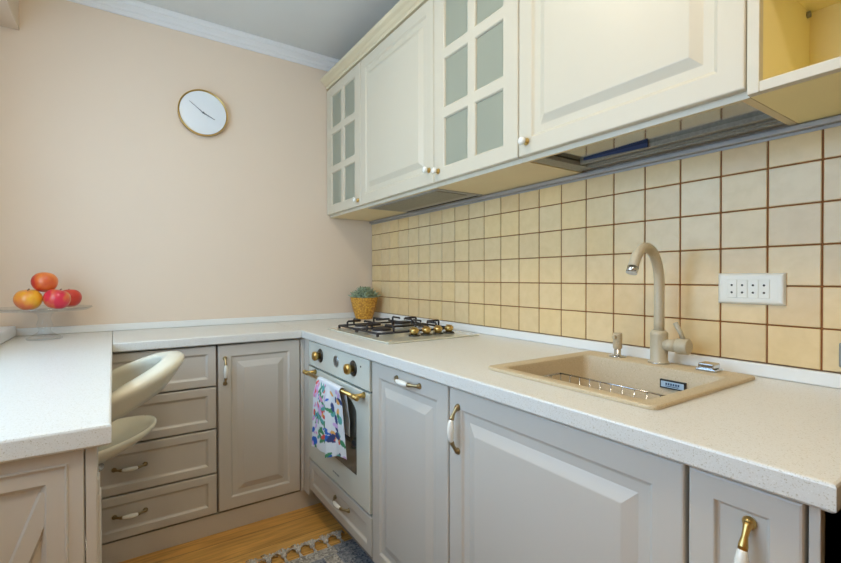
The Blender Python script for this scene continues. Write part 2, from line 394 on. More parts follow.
def bow_handle(P, D, Nn, L, root, name='handle', metal=None):
    """curved pull: brass ends, porcelain middle. P centre on the front, D along, Nn out of the front"""
    metal = metal or M['antique']; P, D, Nn = Vector(P), Vector(D), Vector(Nn); h = MB().mat(metal)
    def pt(t): return P + D * (t * L / 2) + Nn * (0.004 + 0.021 * max(0.0, 1 - abs(t) ** 2.6))
    ts = [-1, -0.93, -0.85, -0.75, -0.65, -0.56, -0.48]
    for sgn in (1, -1):
        h.tube([pt(t * sgn) for t in ts], [0.0075, 0.0055, 0.0045, 0.0042, 0.0052, 0.0062, 0.0060], 10)
        h.lathe(P + D * (sgn * L / 2), [(0.0, 0.0), (0.0085, 0.0), (0.009, 0.002), (0.007, 0.006), (0.004, 0.009), (0, 0.0095)], 14, Nn)
    h.mat(M['porcelain'])
    tt = [-0.5 + i / 12.0 for i in range(13)]
    h.tube([pt(t) for t in tt], [0.0045 + 0.0048 * math.cos(t * PI * 0.92) ** 0.8 for t in tt], 12)
    return h.build(name, root=root, label='brass ended handle with an ivory porcelain grip')
def knob(P, Nn, root):
    h = MB().mat(M['brass']).lathe(P, [(0, 0), (0.0105, 0), (0.011, 0.002), (0.007, 0.005), (0.0055, 0.009), (0.0075, 0.012), (0.006, 0.013)], 16, Nn)
    h.mat(M['porcelain']).lathe(Vector(P) + Vector(Nn) * 0.012, [(0, 0), (0.007, 0.0005), (0.0115, 0.005), (0.0125, 0.009), (0.011, 0.0135), (0.0065, 0.0165), (0, 0.0175)], 18, Nn)
    return h.build('knob', root=root, label='white porcelain knob on a brass collar')
def carcass_r(x0, x1, ya, yb, z0, z1, root, mat, t=0.016, open_front=True, bottom=True, shelf=None, top=True):
    c = MB().mat(mat)
    c.box(x0, x1, ya - t, ya, z0, z1); c.box(x0, x1, yb, yb + t, z0, z1)
    if bottom: c.box(x0, x1, yb + t, ya - t, z0, z0 + t)
    if top: c.box(x0, x1, yb + t, ya - t, z1 - t, z1)
    c.box(x1 - 0.006, x1, yb + t, ya - t, z0 + t, z1 - t)
    c.mat(M['upper']).box(x0 - 0.0012, x0 - 0.0001, yb, ya, z0, z0 + t)
    c.mat(mat)
    if shelf:
        for zz in shelf: c.box(x0 + 0.02, x1 - 0.006, yb + t, ya - t, zz, zz + t)
    return c.build('body', root=root)

# ------------------------------------------------------------------ base units, right-hand run
XF = -0.590           # face of the right-hand fronts
XC = -0.571
def base_r(name, label, ya, yb, z0=0.082, cat='cabinet', group=None, topz=0.786):
    t = thing(name, label, cat, (-0.3, (ya + yb) / 2, 0.0), group)
    c = MB().mat(M['lower_in']); tt = 0.016
    c.box(XC, -0.03, ya - tt, ya - 0.0005, z0, topz); c.box(XC, -0.03, yb + 0.0005, yb + tt, z0, topz)
    c.box(XC, -0.03, yb + tt, ya - tt, z0, z0 + tt); c.box(-0.05, -0.03, yb + tt, ya - tt, z0 + tt, topz)
    c.build('body', root=t)
    return t
# corner filler between the two runs
cf = thing('corner_post', 'narrow taupe filler post in the corner beside the oven', 'filler', (-0.60, -0.44, 0))
MB().mat(M['lower']).box(-0.6085, -0.5925, -0.45, -0.432, 0.082, 0.786, 0.001).build('back_filler', root=cf)
MB().mat(M['lower']).box(-0.5915, -0.575, -0.5035, -0.431, 0.082, 0.786, 0.001).build('side_filler', root=cf)
# oven housing with low drawer
OY0, OY1 = -0.505, -1.105
oh = thing('low_cabinet', 'low grey unit with one shallow drawer under the ivory oven', 'cabinet', (-0.3, -0.8, 0))
c = MB().mat(M['lower_in'])
c.box(XC, -0.03, OY0 - 0.016, OY0 - 0.0005, 0.082, 0.2475); c.box(XC, -0.03, OY1 + 0.0005, OY1 + 0.016, 0.082, 0.2475)
c.box(XC, -0.03, OY1 + 0.016, OY0 - 0.016, 0.2315, 0.2475); c.box(XC, -0.03, OY1 + 0.016, OY0 - 0.016, 0.082, 0.098)
c.build('body', root=oh)
dr = front_r('drawer', XF, OY0 - 0.003, OY1 + 0.003, 0.114, 0.246, DRAWER, M['lower'], oh)
bow_handle((XF - 0.0005 + 0.007, -0.85, 0.190), (0, -1, 0), NR, 0.125, dr)
# oven
ov = thing('oven', 'ivory built in oven with brass knobs and brass towel bar', 'oven', (-0.3, -0.8, 0.25))
OA, OB = OY0 - 0.018, OY1 + 0.018
MB().mat(M['dark']).box(-0.575, -0.06, OB, OA, 0.2480, 0.776).build('body', root=ov)
FLAT = [(0.0, -0.02), (0.0, -0.003), (0.002, -0.0005), (0.004, 0.0)]
fa, fb = OY0 - 0.008, OY1 + 0.008
cp = front_r('control_panel', XF - 0.004, fa, fb, 0.676, 0.784, FLAT, M['enamel'], ov)
od = front_r('door', XF - 0.004, fa, fb, 0.258, 0.668, FLAT, M['enamel'], ov)
XO = XF - 0.004
for yy in (-0.655, -0.975):
    k = MB().mat(M['knob_disc']).lathe((XO - 0.0004, yy, 0.736), [(0, 0), (0.029, 0), (0.029, 0.002), (0.027, 0.004), (0, 0.004)], 24, NR)
    k.mat(M['brass']).lathe((XO - 0.004, yy, 0.736), [(0.014, 0), (0.012, 0.008), (0.017, 0.012), (0.019, 0.016), (0.019, 0.026), (0.016, 0.029), (0, 0.03)], 24, NR)
    k.box(XO - 0.037, XO - 0.0335, yy - 0.003, yy + 0.003, 0.724, 0.748, 0.001)
    k.build('knob', root=cp, label='round brass knob on a dark disc')
ck = MB().mat(M['chrome']).lathe((XO - 0.0004, -0.823, 0.738), [(0, 0), (0.023, 0), (0.023, 0.003), (0.019, 0.004), (0.018, 0.002), (0, 0.002)], 28, NR)
ck.mat(M['greymetal']).lathe((XO - 0.0024, -0.823, 0.738), [(0, 0), (0.0175, 0), (0.0175, 0.0006), (0, 0.0006)], 24, NR)
ck.mat(M['dark']).box(XO - 0.0042, XO - 0.0032, -0.824, -0.822, 0.738, 0.754); ck.box(XO - 0.0042, XO - 0.0032, -0.834, -0.823, 0.737, 0.739)
ck.build('timer_clock', root=cp, label='small round oven clock')
MB().mat(M['dark']).lathe((XO - 0.0003, -1.035, 0.752), [(0, 0), (0.003, 0), (0.003, 0.002), (0, 0.0025)], 10, NR).build('indicator_light', root=cp)
# arched window
arch = []
ya_, yb_, zb_, zs_, zt_ = -0.605, -1.000, 0.358, 0.575, 0.640
arch += [(yb_, zb_), (ya_, zb_), (ya_, zs_)]
for i in range(1, 16):
    a = PI * i / 16.0; cx = (ya_ + yb_) / 2; rx = (ya_ - yb_) / 2
    arch.append((cx + rx * math.cos(a), zs_ + (zt_ - zs_) * math.sin(a)))
arch.append((yb_, zs_))
wg = MB().mat(M['oven_glass']); wg.extrude_profile(arch, lambda p, k: Vector((XO - 0.0003 - 0.0012 * k, p[0], p[1]))); wg.build('oven_window', root=od, label='dark arched oven glass')
npm = MB().mat(M['greyprint'])
for i, wd in enumerate((0.008, 0.005, 0.007, 0.004, 0.007, 0.006)):
    npm.box(XO - 0.0008, XO - 0.0002, -0.785 - i * 0.0105 - wd, -0.785 - i * 0.0105, 0.293, 0.299)
npm.build('nameplate', root=od)
# towel bar
XBAR = -0.634
tb = MB().mat(M['brass']).tube([(XBAR, -0.575, 0.658), (XBAR, -1.085, 0.658)], 0.0068, 14)
for yy in (-0.600, -1.060):
    tb.tube([(XO - 0.0004, yy, 0.658), (XO - 0.012, yy, 0.658), (XBAR + 0.004, yy, 0.658)], [0.012, 0.0075, 0.0075], 14)
    tb.lathe((XBAR, yy, 0.658), [(0.0068, -0.011), (0.0095, -0.009), (0.0095, 0.009), (0.0068, 0.011)], 14, (0, 1, 0))
for yy, s_ in ((-0.575, 1), (-1.085, -1)):
    tb.lathe((XBAR, yy, 0.658), [(0.0068, -0.005), (0.0095, -0.003), (0.0095, 0.003), (0.007, 0.006), (0, 0.007)], 14, (0, s_, 0))
tb.build('towel_bar', root=od, label='brass bar across the oven door')

# floral towel folded over the bar
def cloth():
    me = bpy.data.meshes.new('tea_towel'); NU, NV = 92, 150
    wd = 0.235; ytop = -0.752
    lenb = 0.17; over = PI * 0.0125; lenf = 0.262
    L = lenb + over + lenf; vs = []; cols = []
    random.seed(21)
    spots = []   # (u, v, ru, rv, ang, colour) on the cloth, u across, v from the top of the front flap down
    pink, lil, red, blu, grn, tea, navy, yel = (rgb(226, 150, 190), rgb(214, 176, 222), rgb(226, 92, 74), rgb(48, 104, 196), rgb(74, 142, 96), rgb(96, 168, 160), rgb(56, 70, 120), rgb(236, 176, 90))
    for a in range(6): spots.append((0.022 + 0.013 * math.cos(a * PI / 3), 0.048 + 0.018 * math.sin(a * PI / 3), 0.009, 0.012, 0, lil if a % 2 else pink))
    spots.append((0.022, 0.048, 0.006, 0.008, 0, red))
    for k in range(5): spots.append((0.06 + 0.009 * k, 0.032 + 0.019 * k, 0.006, 0.021, -0.5 if k % 2 else 0.7, grn))
    for a in range(7): spots.append((0.098 + 0.017 * math.cos(a * 0.9), 0.135 + 0.017 * math.sin(a * 0.9), 0.008, 0.008, 0, red if a % 3 else yel))
    for k in range(5): spots.append((0.03 + 0.014 * k, 0.165 + 0.012 * math.sin(k * 2), 0.0065, 0.026, 0.9 - 0.45 * k, grn if k % 2 else tea))
    spots.append((0.027, 0.288, 0.018, 0.018, 0, blu)); spots.append((0.019, 0.235, 0.009, 0.012, 0.4, blu))
    for k in range(6): spots.append((0.068 + 0.012 * (k % 3), 0.225 + 0.02 * (k // 2), 0.006, 0.018, 0.7 * (-1) ** k, grn))
    for k in range(4): spots.append((0.05 + 0.02 * k, 0.105 + 0.008 * (k % 2), 0.010, 0.007, 0.4 * k, lil))
    for k in range(30):
        spots.append((random.uniform(0.15, 0.235), random.uniform(0.0, 0.33), random.uniform(0.006, 0.014), random.uniform(0.008, 0.02), random.uniform(-1.2, 1.2), random.choice([navy, navy, grn, tea, red, lil, yel])))
    for k in range(34):
        spots.append((random.uniform(0.0, 0.15), random.uniform(0.0, 0.30), random.uniform(0.004, 0.009), random.uniform(0.008, 0.018), random.uniform(-1.2, 1.2), random.choice([grn, tea, lil, pink, blu, red])))
    for k in range(14):
        spots.append((random.uniform(0.0, 0.15), random.uniform(0.29, 0.33), 0.006, 0.009, random.uniform(-1, 1), random.choice([tea, blu, grn, lil])))
    for k in range(26):
        spots.append((random.uniform(0.0, 0.15), random.uniform(0.0, 0.3), 0.0035, 0.006, random.uniform(-1, 1), random.choice([blu, tea, grn, lil, pink])))
    base = rgb(226, 230, 232)
    # across the cloth: folded like a flat letter S so the right third tucks behind
    for j in range(NV + 1):
        sj = L * j / NV
        for i in range(NU + 1):
            u = wd * i / NU
            amp = 0.004 + 0.010 * max(0, min(1, (sj - lenb - over) / lenf))
            wav = amp * (math.sin(u * 52.0) * 0.6 + math.sin(u * 95 + 1.0) * 0.35)
            spread = 1.0 + 0.22 * max(0, (sj - lenb - over) / lenf)
            fold = 0.017 if u > 0.150 else 0.017 * max(0.0, min(1.0, (u - 0.135) / 0.015))
            y = ytop - u * spread * 0.92 + 0.012 * max(0, (sj - lenb) / lenf)
            if sj < lenb:
                x = XBAR + 0.0125 + min(0.016, (lenb - sj) * 0.14) + wav * 0.10; z = 0.658 - (lenb - sj)
            elif sj < lenb + over:
                a = (sj - lenb) / 0.0125; x = XBAR + 0.0125 * math.cos(a); z = 0.658 + 0.0125 * math.sin(a)
            else:
                d = sj - lenb - over; ramp_ = min(1, d / 0.05)
                x = XBAR - 0.0125 - (0.012 + wav) * ramp_ + fold * ramp_; z = 0.658 - d * (1.0 - 0.10 * (u / wd) ** 2) + 0.006 * math.sin(u * 40) * d / lenf
            vs.append((x, y, z))
            v = sj - lenb - over; c = base
            for (su, sv, ru, rv, an, cc) in spots:
                du, dv = (u - su) / 1.08, (v - sv * 0.82) / 1.0; ca, sa = math.cos(an), math.sin(an)
                if ((du * ca + dv * sa) / ru) ** 2 + ((-du * sa + dv * ca) / rv) ** 2 < 1: c = cc
            cols.append(c)
    fs = [(j * (NU + 1) + i, j * (NU + 1) + i + 1, (j + 1) * (NU + 1) + i + 1, (j + 1) * (NU + 1) + i) for j in range(NV) for i in range(NU)]
    me.from_pydata(vs, [], fs); at_ = me.color_attributes.new('print', 'FLOAT_COLOR', 'POINT')
    for i, c in enumerate(cols): at_.data[i].color = c
    for p in me.polygons: p.use_smooth = True
    o = bpy.data.objects.new('tea_towel', me); COL.objects.link(o); me.materials.append(M['towel'])
    sm = o.modifiers.new('thick', 'SOLIDIFY'); sm.thickness = 0.0016; sm.offset = 0
    tag(o, 'white floral tea towel hanging over the brass oven bar', 'towel')
cloth()

# tall narrow door with level handle
dw = base_r('base_cabinet', 'narrow blue grey base cabinet with a level handle, right of the oven', -1.107, -1.531)
d = front_r('door', XF, -1.110, -1.529, 0.106, 0.783, RAISED, M['lower'], dw)
bow_handle((XF + 0.0005, -1.337, 0.757), (0, -1, 0), NR, 0.125, d)
sc = base_r('sink_cabinet', 'wide grey base cabinet under the beige sink', -1.533, -2.113)
d = front_r('door', XF, -1.535, -2.111, 0.106, 0.783, RAISED, M['lower'], sc)
bow_handle((XF + 0.0005, -1.572, 0.684), (0, 0, 1), NR, 0.110, d)
nc = base_r('base_cabinet', 'slim grey pull out cabinet at the near end of the worktop', -2.115, -2.268)
NARROW = [(0.0, -0.018), (0.0, -0.004), (0.0015, -0.001), (0.004, 0.0), (0.034, 0.0), (0.0355, -0.001), (0.0375, -0.0055), (0.040, -0.007)]
d = front_r('door', XF, -2.117, -2.252, 0.106, 0.783, NARROW, M['lower'], nc)
bow_handle((XF + 0.0065, -2.193, 0.674), (0, 0, 1), NR, 0.115, d, metal=M['brass'])
MB().mat(M['lower']).box(XF + 0.004, -0.03, -2.2675, -2.256, 0.082, 0.784, 0.001).build('end_panel', root=nc)
tag(MB().mat(M['lower']).box(-0.500, -0.485, -2.265, -0.43, 0.0, 0.081).build('plinth'), 'grey plinth under the right hand cabinets', 'plinth')
ap = thing('black_appliance', 'black floor standing appliance past the near end of the worktop', 'appliance', (-0.3, -2.6, 0))
MB().mat(M['dark']).box(-0.56, -0.02, -2.86, -2.291, 0.02, 0.84, 0.006).build('body', root=ap)
MB().mat(M['dark']).box(-0.585, -0.562, -2.858, -2.292, 0.06, 0.835, 0.006).build('door', root=ap)
for xx in (-0.5, -0.08):
    for yy in (-2.8, -2.36): MB().mat(M['dark']).lathe((xx, yy, 0), [(0, 0), (0.02, 0), (0.018, 0.021), (0, 0.021)], 12).build('foot', root=ap)

# ------------------------------------------------------------------ base units along the back wall
YB = -0.450
def base_b(label, xa, xb, name):
    t = thing(name, label, 'cabinet', ((xa + xb) / 2, -0.2, 0))
    c = MB().mat(M['lower_in']); tt = 0.016; y0, y1 = -0.431, -0.02
    c.box(xa + 0.0005, xa + tt, y0, y1, 0.082, 0.786); c.box(xb - tt, xb - 0.0005, y0, y1, 0.082, 0.786)
    c.box(xa + tt, xb - tt, y0, y1, 0.082, 0.098); c.box(xa + tt, xb - tt, -0.04, -0.02, 0.098, 0.786)
    c.build('body', root=t); return t
dc = base_b('taupe drawer unit of four drawers behind the cream stool', -1.440, -0.961, 'drawer_unit')
zb = [(0.628, 0.783), (0.452, 0.622), (0.270, 0.446), (0.092, 0.264)]
zb = [(0.618, 0.783), (0.442, 0.612), (0.258, 0.436), (0.090, 0.252)]
for z0, z1 in zb:
    dr = front_b('drawer', YB, -1.437, -0.965, z0, z1, DRAWER, M['lower'], dc)
    bow_handle((-1.265, YB + 0.0065, (z0 + z1) / 2 + 0.004), (1, 0, 0), NB, 0.098, dr)
kc = base_b('taupe base cabinet with a raised panel door in the back corner', -0.960, -0.610, 'base_cabinet')
d = front_b('door', YB, -0.957, -0.613, 0.090, 0.783, RAISED, M['lower'], kc)
bow_handle((-0.932, YB - 0.0005, 0.676), (0, 0, 1), NB, 0.105, d)
tag(MB().mat(M['lower']).box(-1.44, -0.5015, -0.440, -0.425, 0.0, 0.081).build('plinth'), 'taupe plinth under the drawers along the back wall', 'plinth')

# ------------------------------------------------------------------ end of the window counter
pe = thing('bar_end_panel', 'taupe cross braced end panel below the near end of the window counter', 'panel', (-1.48, -1.52, 0))
YP = -1.535
p = MB().mat(M['lower']).panel((XL + 0.003, YP, 0.003), XB, ZV, NB, (-1.341) - (XL + 0.003), 0.783,
    [(0, -0.03), (0, -0.002), (0.002, 0), (0.020, 0), (0.0215, 0.002), (0.0235, 0.002), (0.0245, -0.0015), (0.026, -0.002), (0.048, -0.002), (0.056, -0.012)]).build('frame', root=pe)
O = Vector((-1.375, YP, 0.725)); Dg = Vector((-0.17, 0, -0.46)).normalized(); Wd = Vector((Dg.z, 0, -Dg.x))
ln = Vector((-0.17, 0, -0.46)).length
def brace(xa, za, xb, zb, hw):
    D = Vector((xb - xa, 0, zb - za)); n = Vector((-D.z, 0, D.x)).normalized()
    A, B = Vector((xa, YP, za)), Vector((xb, YP, zb))
    q = MB().mat(M['lower'])
    q.loops([[A + n * hw + Vector((0, 0.0118, 0)), A + n * hw * 0.75 + Vector((0, 0.005, 0)), A - n * hw * 0.75 + Vector((0, 0.005, 0)), A - n * hw + Vector((0, 0.0118, 0))],
             [B + n * hw + Vector((0, 0.0118, 0)), B + n * hw * 0.75 + Vector((0, 0.005, 0)), B - n * hw * 0.75 + Vector((0, 0.005, 0)), B - n * hw + Vector((0, 0.0118, 0))]])
    q.build('brace', root=pe)
brace(-1.385, 0.722, -1.575, 0.20, 0.014)
pp = MB().mat(M['lower'])
pp.box(-1.3395, -1.3235, YP + 0.002, YP + 0.045, 0.003, 0.786, 0.002)
pp.box(-1.3375, -1.3195, YP + 0.010, YP + 0.047, 0.003, 0.700, 0.003)
pp.box(-1.3375, -1.3210, YP + 0.008, YP + 0.047, 0.700, 0.728, 0.004)
pp.build('corner_post', root=pe)

# ------------------------------------------------------------------ wall cabinets
ZU0, ZU1 = 1.410, 2.145
XU, XD = -0.280, -0.300
UY = [-0.004, -0.440, -1.063, -1.497, -2.083]
URAISED = [(0.0, -0.0185), (0.0, -0.004), (0.0015, -0.001), (0.004, 0.0), (0.047, 0.0), (0.0495, -0.001), (0.0535, -0.006), (0.057, -0.008), (0.0765, -0.008), (0.079, -0.007), (0.0985, 0.0035), (0.101, 0.004)]
DZ0, DZ1 = 1.424, 2.136
def glass_door(ya, yb, root, stile=0.055, rail=0.052, muntin=0.030):
    w, h = ya - yb - 0.004, DZ1 - DZ0; y0 = ya - 0.002
    b = MB().mat(M['upper'])
    # frame with bevelled openings: grid of 2 x 3 lights
    us = [0, stile, (w - muntin) / 2, (w + muntin) / 2, w - stile, w]
    pane_h = (h - 2 * rail - 2 * muntin) / 3
    vsx = [0, rail, rail + pane_h, rail + pane_h + muntin, rail + 2 * pane_h + muntin, rail + 2 * pane_h + 2 * muntin, h - rail, h]
    def P(u, v, n): return Vector((XD - n, y0 - u, DZ0 + v))
    grid = {}
    for i, u in enumerate(us):
        for j, v in enumerate(vsx):
            uu = u + (0.0025 if i == 0 else -0.0025 if i == 5 else 0); vv = v + (0.0025 if j == 0 else -0.0025 if j == 7 else 0)
            grid[i, j] = b.bm.verts.new(P(uu, vv, 0))
    holes = [(i, j) for i in (1, 3) for j in (1, 3, 5)]
    for i in range(5):
        for j in range(7):
            if (i, j) not in holes: b.face([grid[i, j], grid[i + 1, j], grid[i + 1, j + 1], grid[i, j + 1]])
    # outer edge
    ring = [(0, j) for j in range(7)] + [(i, 7) for i in range(5)] + [(5, 7 - j) for j in range(7)] + [(5 - i, 0) for i in range(5)]
    outer = [b.bm.verts.new(P(us[i], vsx[j], -0.003)) for i, j in ring]; back = [b.bm.verts.new(P(us[i], vsx[j], -0.0185)) for i, j in ring]
    for k in range(len(ring)):
        q = (k + 1) % len(ring)
        b.face([grid[ring[k]], grid[ring[q]], outer[q], outer[k]]); b.face([outer[k], outer[q], back[q], back[k]])
    bg = {}
    for i, u in enumerate(us):
        for j, v in enumerate(vsx): bg[i, j] = b.bm.verts.new(P(u, v, -0.0185))
    for i in range(5):
        for j in range(7):
            if (i, j) not in holes: b.face([bg[i, j], bg[i, j + 1], bg[i + 1, j + 1], bg[i + 1, j]])
    # rounded reveal into every light
    lights = []
    for (i, j) in holes:
        u0, u1, v0, v1 = us[i], us[i + 1], vsx[j], vsx[j + 1]
        def rect(d, n): return [P(u0 + d, v0 + d, n), P(u1 - d, v0 + d, n), P(u1 - d, v1 - d, n), P(u0 + d, v1 - d, n)]
        b.loops([rect(0, 0), rect(0.003, -0.002), rect(0.005, -0.006), rect(0.005, -0.012), rect(0.0, -0.0185)], False, False)
        lights.append((u0 + 0.004, u1 - 0.004, v0 + 0.004, v1 - 0.004))
    bmesh.ops.remove_doubles(b.bm, verts=b.bm.verts[:], dist=1e-5)
    d = b.build('door', root=root)
    for (u0, u1, v0, v1) in lights:
        MB().mat(M['frost']).box(XD + 0.0085, XD + 0.0125, y0 - u1, y0 - u0, DZ0 + v0, DZ0 + v1).build('pane', root=d, label='frosted grey green glass pane')
    return d
def wall_unit(name, label, ya, yb, **kw):
    t = thing(name, label, 'cabinet', (-0.15, (ya + yb) / 2, ZU0))
    carcass_r(XU, -0.0095, ya - 0.0005, yb + 0.0005, ZU0, ZU1, t, M['carcass'], **kw)
    return t
g1 = wall_unit('glass_cabinet', 'cream wall cabinet with frosted panes in the far corner', UY[0], UY[1], shelf=(1.65, 1.88))
d = glass_door(UY[0], UY[1], g1, 0.064, 0.048, 0.032); knob((XD - 0.0003, UY[1] + 0.026, 1.452), NR, d)
c2 = wall_unit('wall_cabinet', 'cream solid door wall cabinet above the hob', UY[1], UY[2])
d = front_r('door', XD, UY[1] - 0.002, UY[2] + 0.002, DZ0, DZ1, URAISED, M['upper'], c2); knob((XD - 0.0003, UY[2] + 0.030, 1.478), NR, d)
g3 = wall_unit('glass_cabinet', 'cream wall cabinet with frosted panes between two solid doors', UY[2], UY[3], shelf=(1.65, 1.88))
d = glass_door(UY[2], UY[3], g3, 0.060, 0.048, 0.033); knob((XD - 0.0003, UY[2] - 0.030, 1.462), NR, d)
c4 = wall_unit('dish_drainer_cabinet', 'wide cream wall cabinet with an open steel drip tray underneath', UY[3], UY[4], bottom=False)
d = front_r('door', XD, UY[3] - 0.002, UY[4] + 0.002, DZ0, DZ1, URAISED, M['upper'], c4); knob((XD - 0.0003, UY[3] - 0.034, 1.462), NR, d)
# underside: front and side rails, polished tray set up inside
f = MB().mat(M['carcass']); f.box(XU, XU + 0.010, UY[4] + 0.017, UY[3] - 0.017, ZU0, ZU0 + 0.05); f.build('front_rail', root=c4)
tr = MB().mat(M['steel'])
ty0, ty1 = UY[4] + 0.018, UY[3] - 0.018
tr.box(XU + 0.012, -0.085, ty0, ty1, 1.428, 1.430)
tr.box(XU + 0.011, XU + 0.0125, ty0, ty1, 1.412, 1.43)
tr.mat(M['mesh'])
for k, xx in enumerate((-0.098, -0.080, -0.062)): tr.box(xx, xx + 0.010, ty0, ty1, 1.416 + 0.004 * (k % 2), 1.432, 0.002)
tr.box(-0.050, -0.034, ty0, ty1, 1.412, 1.432, 0.002)
tr.mat(M['mesh']).box(XU + 0.02, -0.05, ty1 - 0.050, ty1, 1.4125, 1.427, 0.002)
tr.build('drip_tray', root=c4, label='polished steel drip tray mirroring the tiles')
bl = MB().mat(M['blueplastic']); bl.loops([[Vector((xx, -1.585, 1.4235)), Vector((xx, -1.785, 1.4165)), Vector((xx, -1.785, 1.4278)), Vector((xx, -1.585, 1.4278))] for xx in (-0.108, -0.1045)])
bl.build('tray_insert', root=c4, label='dark blue plastic insert')
# cooker hood let into the underside of the second cabinet
hd = thing('extractor_hood', 'slim grey extractor hood under the cabinet above the hob', 'hood', (-0.15, -0.76, 1.40))
MB().mat(M['alu']).box(-0.268, -0.036, -1.045, -0.460, 1.4065, 1.4096, 0.001).build('body', root=hd)
fm = MB().mat(M['mesh']).box(-0.258, -0.098, -1.020, -0.485, 1.4035, 1.4062, 0.001); fm.build('grease_filter', root=hd, label='fine mesh filter panel')
MB().mat(M['dark']).box(-0.052, -0.046, -1.03, -0.475, 1.4042, 1.4062).build('switch_slot', root=hd)
# crown moulding
cr = [(0.0, 0.0), (0.018, 0.0), (0.020, 0.006), (0.020, 0.014), (0.026, 0.018), (0.034, 0.028), (0.046, 0.036), (0.050, 0.041), (0.052, 0.048), (0.052, 0.053), (0.0, 0.053)]
k = MB().mat(M['crown']); k.extrude_profile(cr, lambda p, e: Vector((XU - 0.004 - p[0], (-0.003 if e == 0 else -2.70), ZU1 + 0.0006 + p[1])))
k.box(XU - 0.003, -0.012, -2.70, -0.003, ZU1 + 0.0006, ZU1 + 0.016)
tag(k.build('crown_moulding'), 'cream crown moulding along the top of the wall cabinets', 'moulding')
# open shelf unit
sh = thing('open_shelf_unit', 'cream edged open shelf unit with a yellow inside, right of the drip tray', 'shelf', (-0.15, -2.4, ZU0))
ya, yb = UY[4] - 0.001, -2.66; tt = 0.017
c = MB().mat(M['yellow'])
c.box(XU - 0.0005, -0.0095, ya - tt, ya, ZU0, ZU1); c.box(XU - 0.0005, -0.0095, yb, yb + tt, ZU0, ZU1)
c.box(XU - 0.0005, -0.0095, yb + tt, ya - tt, ZU0, ZU0 + tt); c.box(XU - 0.0005, -0.0095, yb + tt, ya - tt, ZU1 - tt, ZU1)
c.box(-0.0155, -0.0095, yb + tt, ya - tt, ZU0 + tt, ZU1 - tt)
c.build('body', root=sh)
MB().mat(M['yellow']).box(XU + 0.004, -0.016, yb + tt, ya - tt, 1.650, 1.668).build('shelf', root=sh)
e = MB().mat(M['upper'])
e.box(XD, XU - 0.001, ya - tt - 0.003, ya, ZU0, ZU1, 0.0015); e.box(XD, XU - 0.001, yb, yb + tt + 0.003, ZU0, ZU1, 0.0015)
e.box(XD, XU - 0.001, yb + tt + 0.003, ya - tt - 0.003, ZU0, ZU0 + tt + 0.003, 0.0015); e.box(XD, XU - 0.001, yb + tt + 0.003, ya - tt - 0.003, ZU1 - tt, ZU1, 0.0015)
e.build('front_edging', root=sh, label='pale cream front edging')
MB().mat(M['greymetal']).lathe((-0.034, ya - tt - 0.0003, 1.640), [(0, 0), (0.007, 0), (0.007, 0.006), (0, 0.007)], 12, (0, -1, 0)).build('shelf_pin', root=sh)

# ------------------------------------------------------------------ clock
cl = thing('wall_clock', 'round white wall clock with a thin brass rim on the peach wall', 'clock', (-0.948, 0, 1.876))
CR = 0.112
MB().mat(M['brass']).lathe((-0.948, -0.0008, 1.876), [(0, 0), (CR - 0.004, 0), (CR, 0.004), (CR, 0.026), (CR - 0.001, 0.0285), (CR - 0.0035, 0.0285), (CR - 0.0045, 0.018), (0, 0.018)], 64, (0, -1, 0)).build('rim', root=cl)
MB().mat(M['clockface']).lathe((-0.948, -0.0195, 1.876), [(0, 0), (CR - 0.0072, 0), (CR - 0.0072, 0.002), (0, 0.002)], 64, (0, -1, 0), smooth=False).build('dial', root=cl)
def hand(nm, dx, dz, wd, yy):
    D = Vector((dx, 0, dz)); n = Vector((-dz, 0, dx)).normalized() * wd; Cc = Vector((-0.948, yy, 1.876)); B = Cc - D * 0.14
    q = MB().mat(M['handdark']); y = Vector((0, -0.001, 0))
    q.loops([[B + n, B - n, Cc + D - n * 0.5, Cc + D + n * 0.5], [B + n + y, B - n + y, Cc + D - n * 0.5 + y, Cc + D + n * 0.5 + y]])
    q.build(nm, root=cl)
hand('minute_hand', -0.062, 0.046, 0.0016, -0.0225); hand('hour_hand', 0.052, -0.026, 0.0022, -0.0245)
MB().mat(M['handdark']).lathe((-0.948, -0.0222, 1.876), [(0, 0), (0.004, 0), (0.004, 0.006), (0, 0.0065)], 16, (0, -1, 0)).build('pivot', root=cl)

# ------------------------------------------------------------------ cake stand and apples
SX, SY = -1.538, -0.178
cs = thing('cake_stand', 'clear glass footed cake stand carrying apples on the window counter', 'stand', (SX, SY, 0.8256))
pl = MB().mat(M['clearglass']).lathe((SX, SY, 0.8256), [(0.02, 0.1085), (0.10, 0.109), (0.138, 0.112), (0.148, 0.118), (0.152, 0.1205), (0.150, 0.1245), (0.146, 0.1225), (0.135, 0.1165), (0.10, 0.1135), (0.0, 0.1130)], 56)
pl.build('plate', root=cs)
st = MB().mat(M['clearglass']).lathe((SX, SY, 0.8256), [(0.0, 0.0), (0.054, 0.0), (0.056, 0.003), (0.053, 0.007), (0.038, 0.015), (0.024, 0.025), (0.017, 0.036), (0.021, 0.044), (0.026, 0.055), (0.022, 0.068), (0.018, 0.080), (0.022, 0.095), (0.036, 0.1075), (0.0, 0.1078)], 40)
st.build('foot', root=cs)
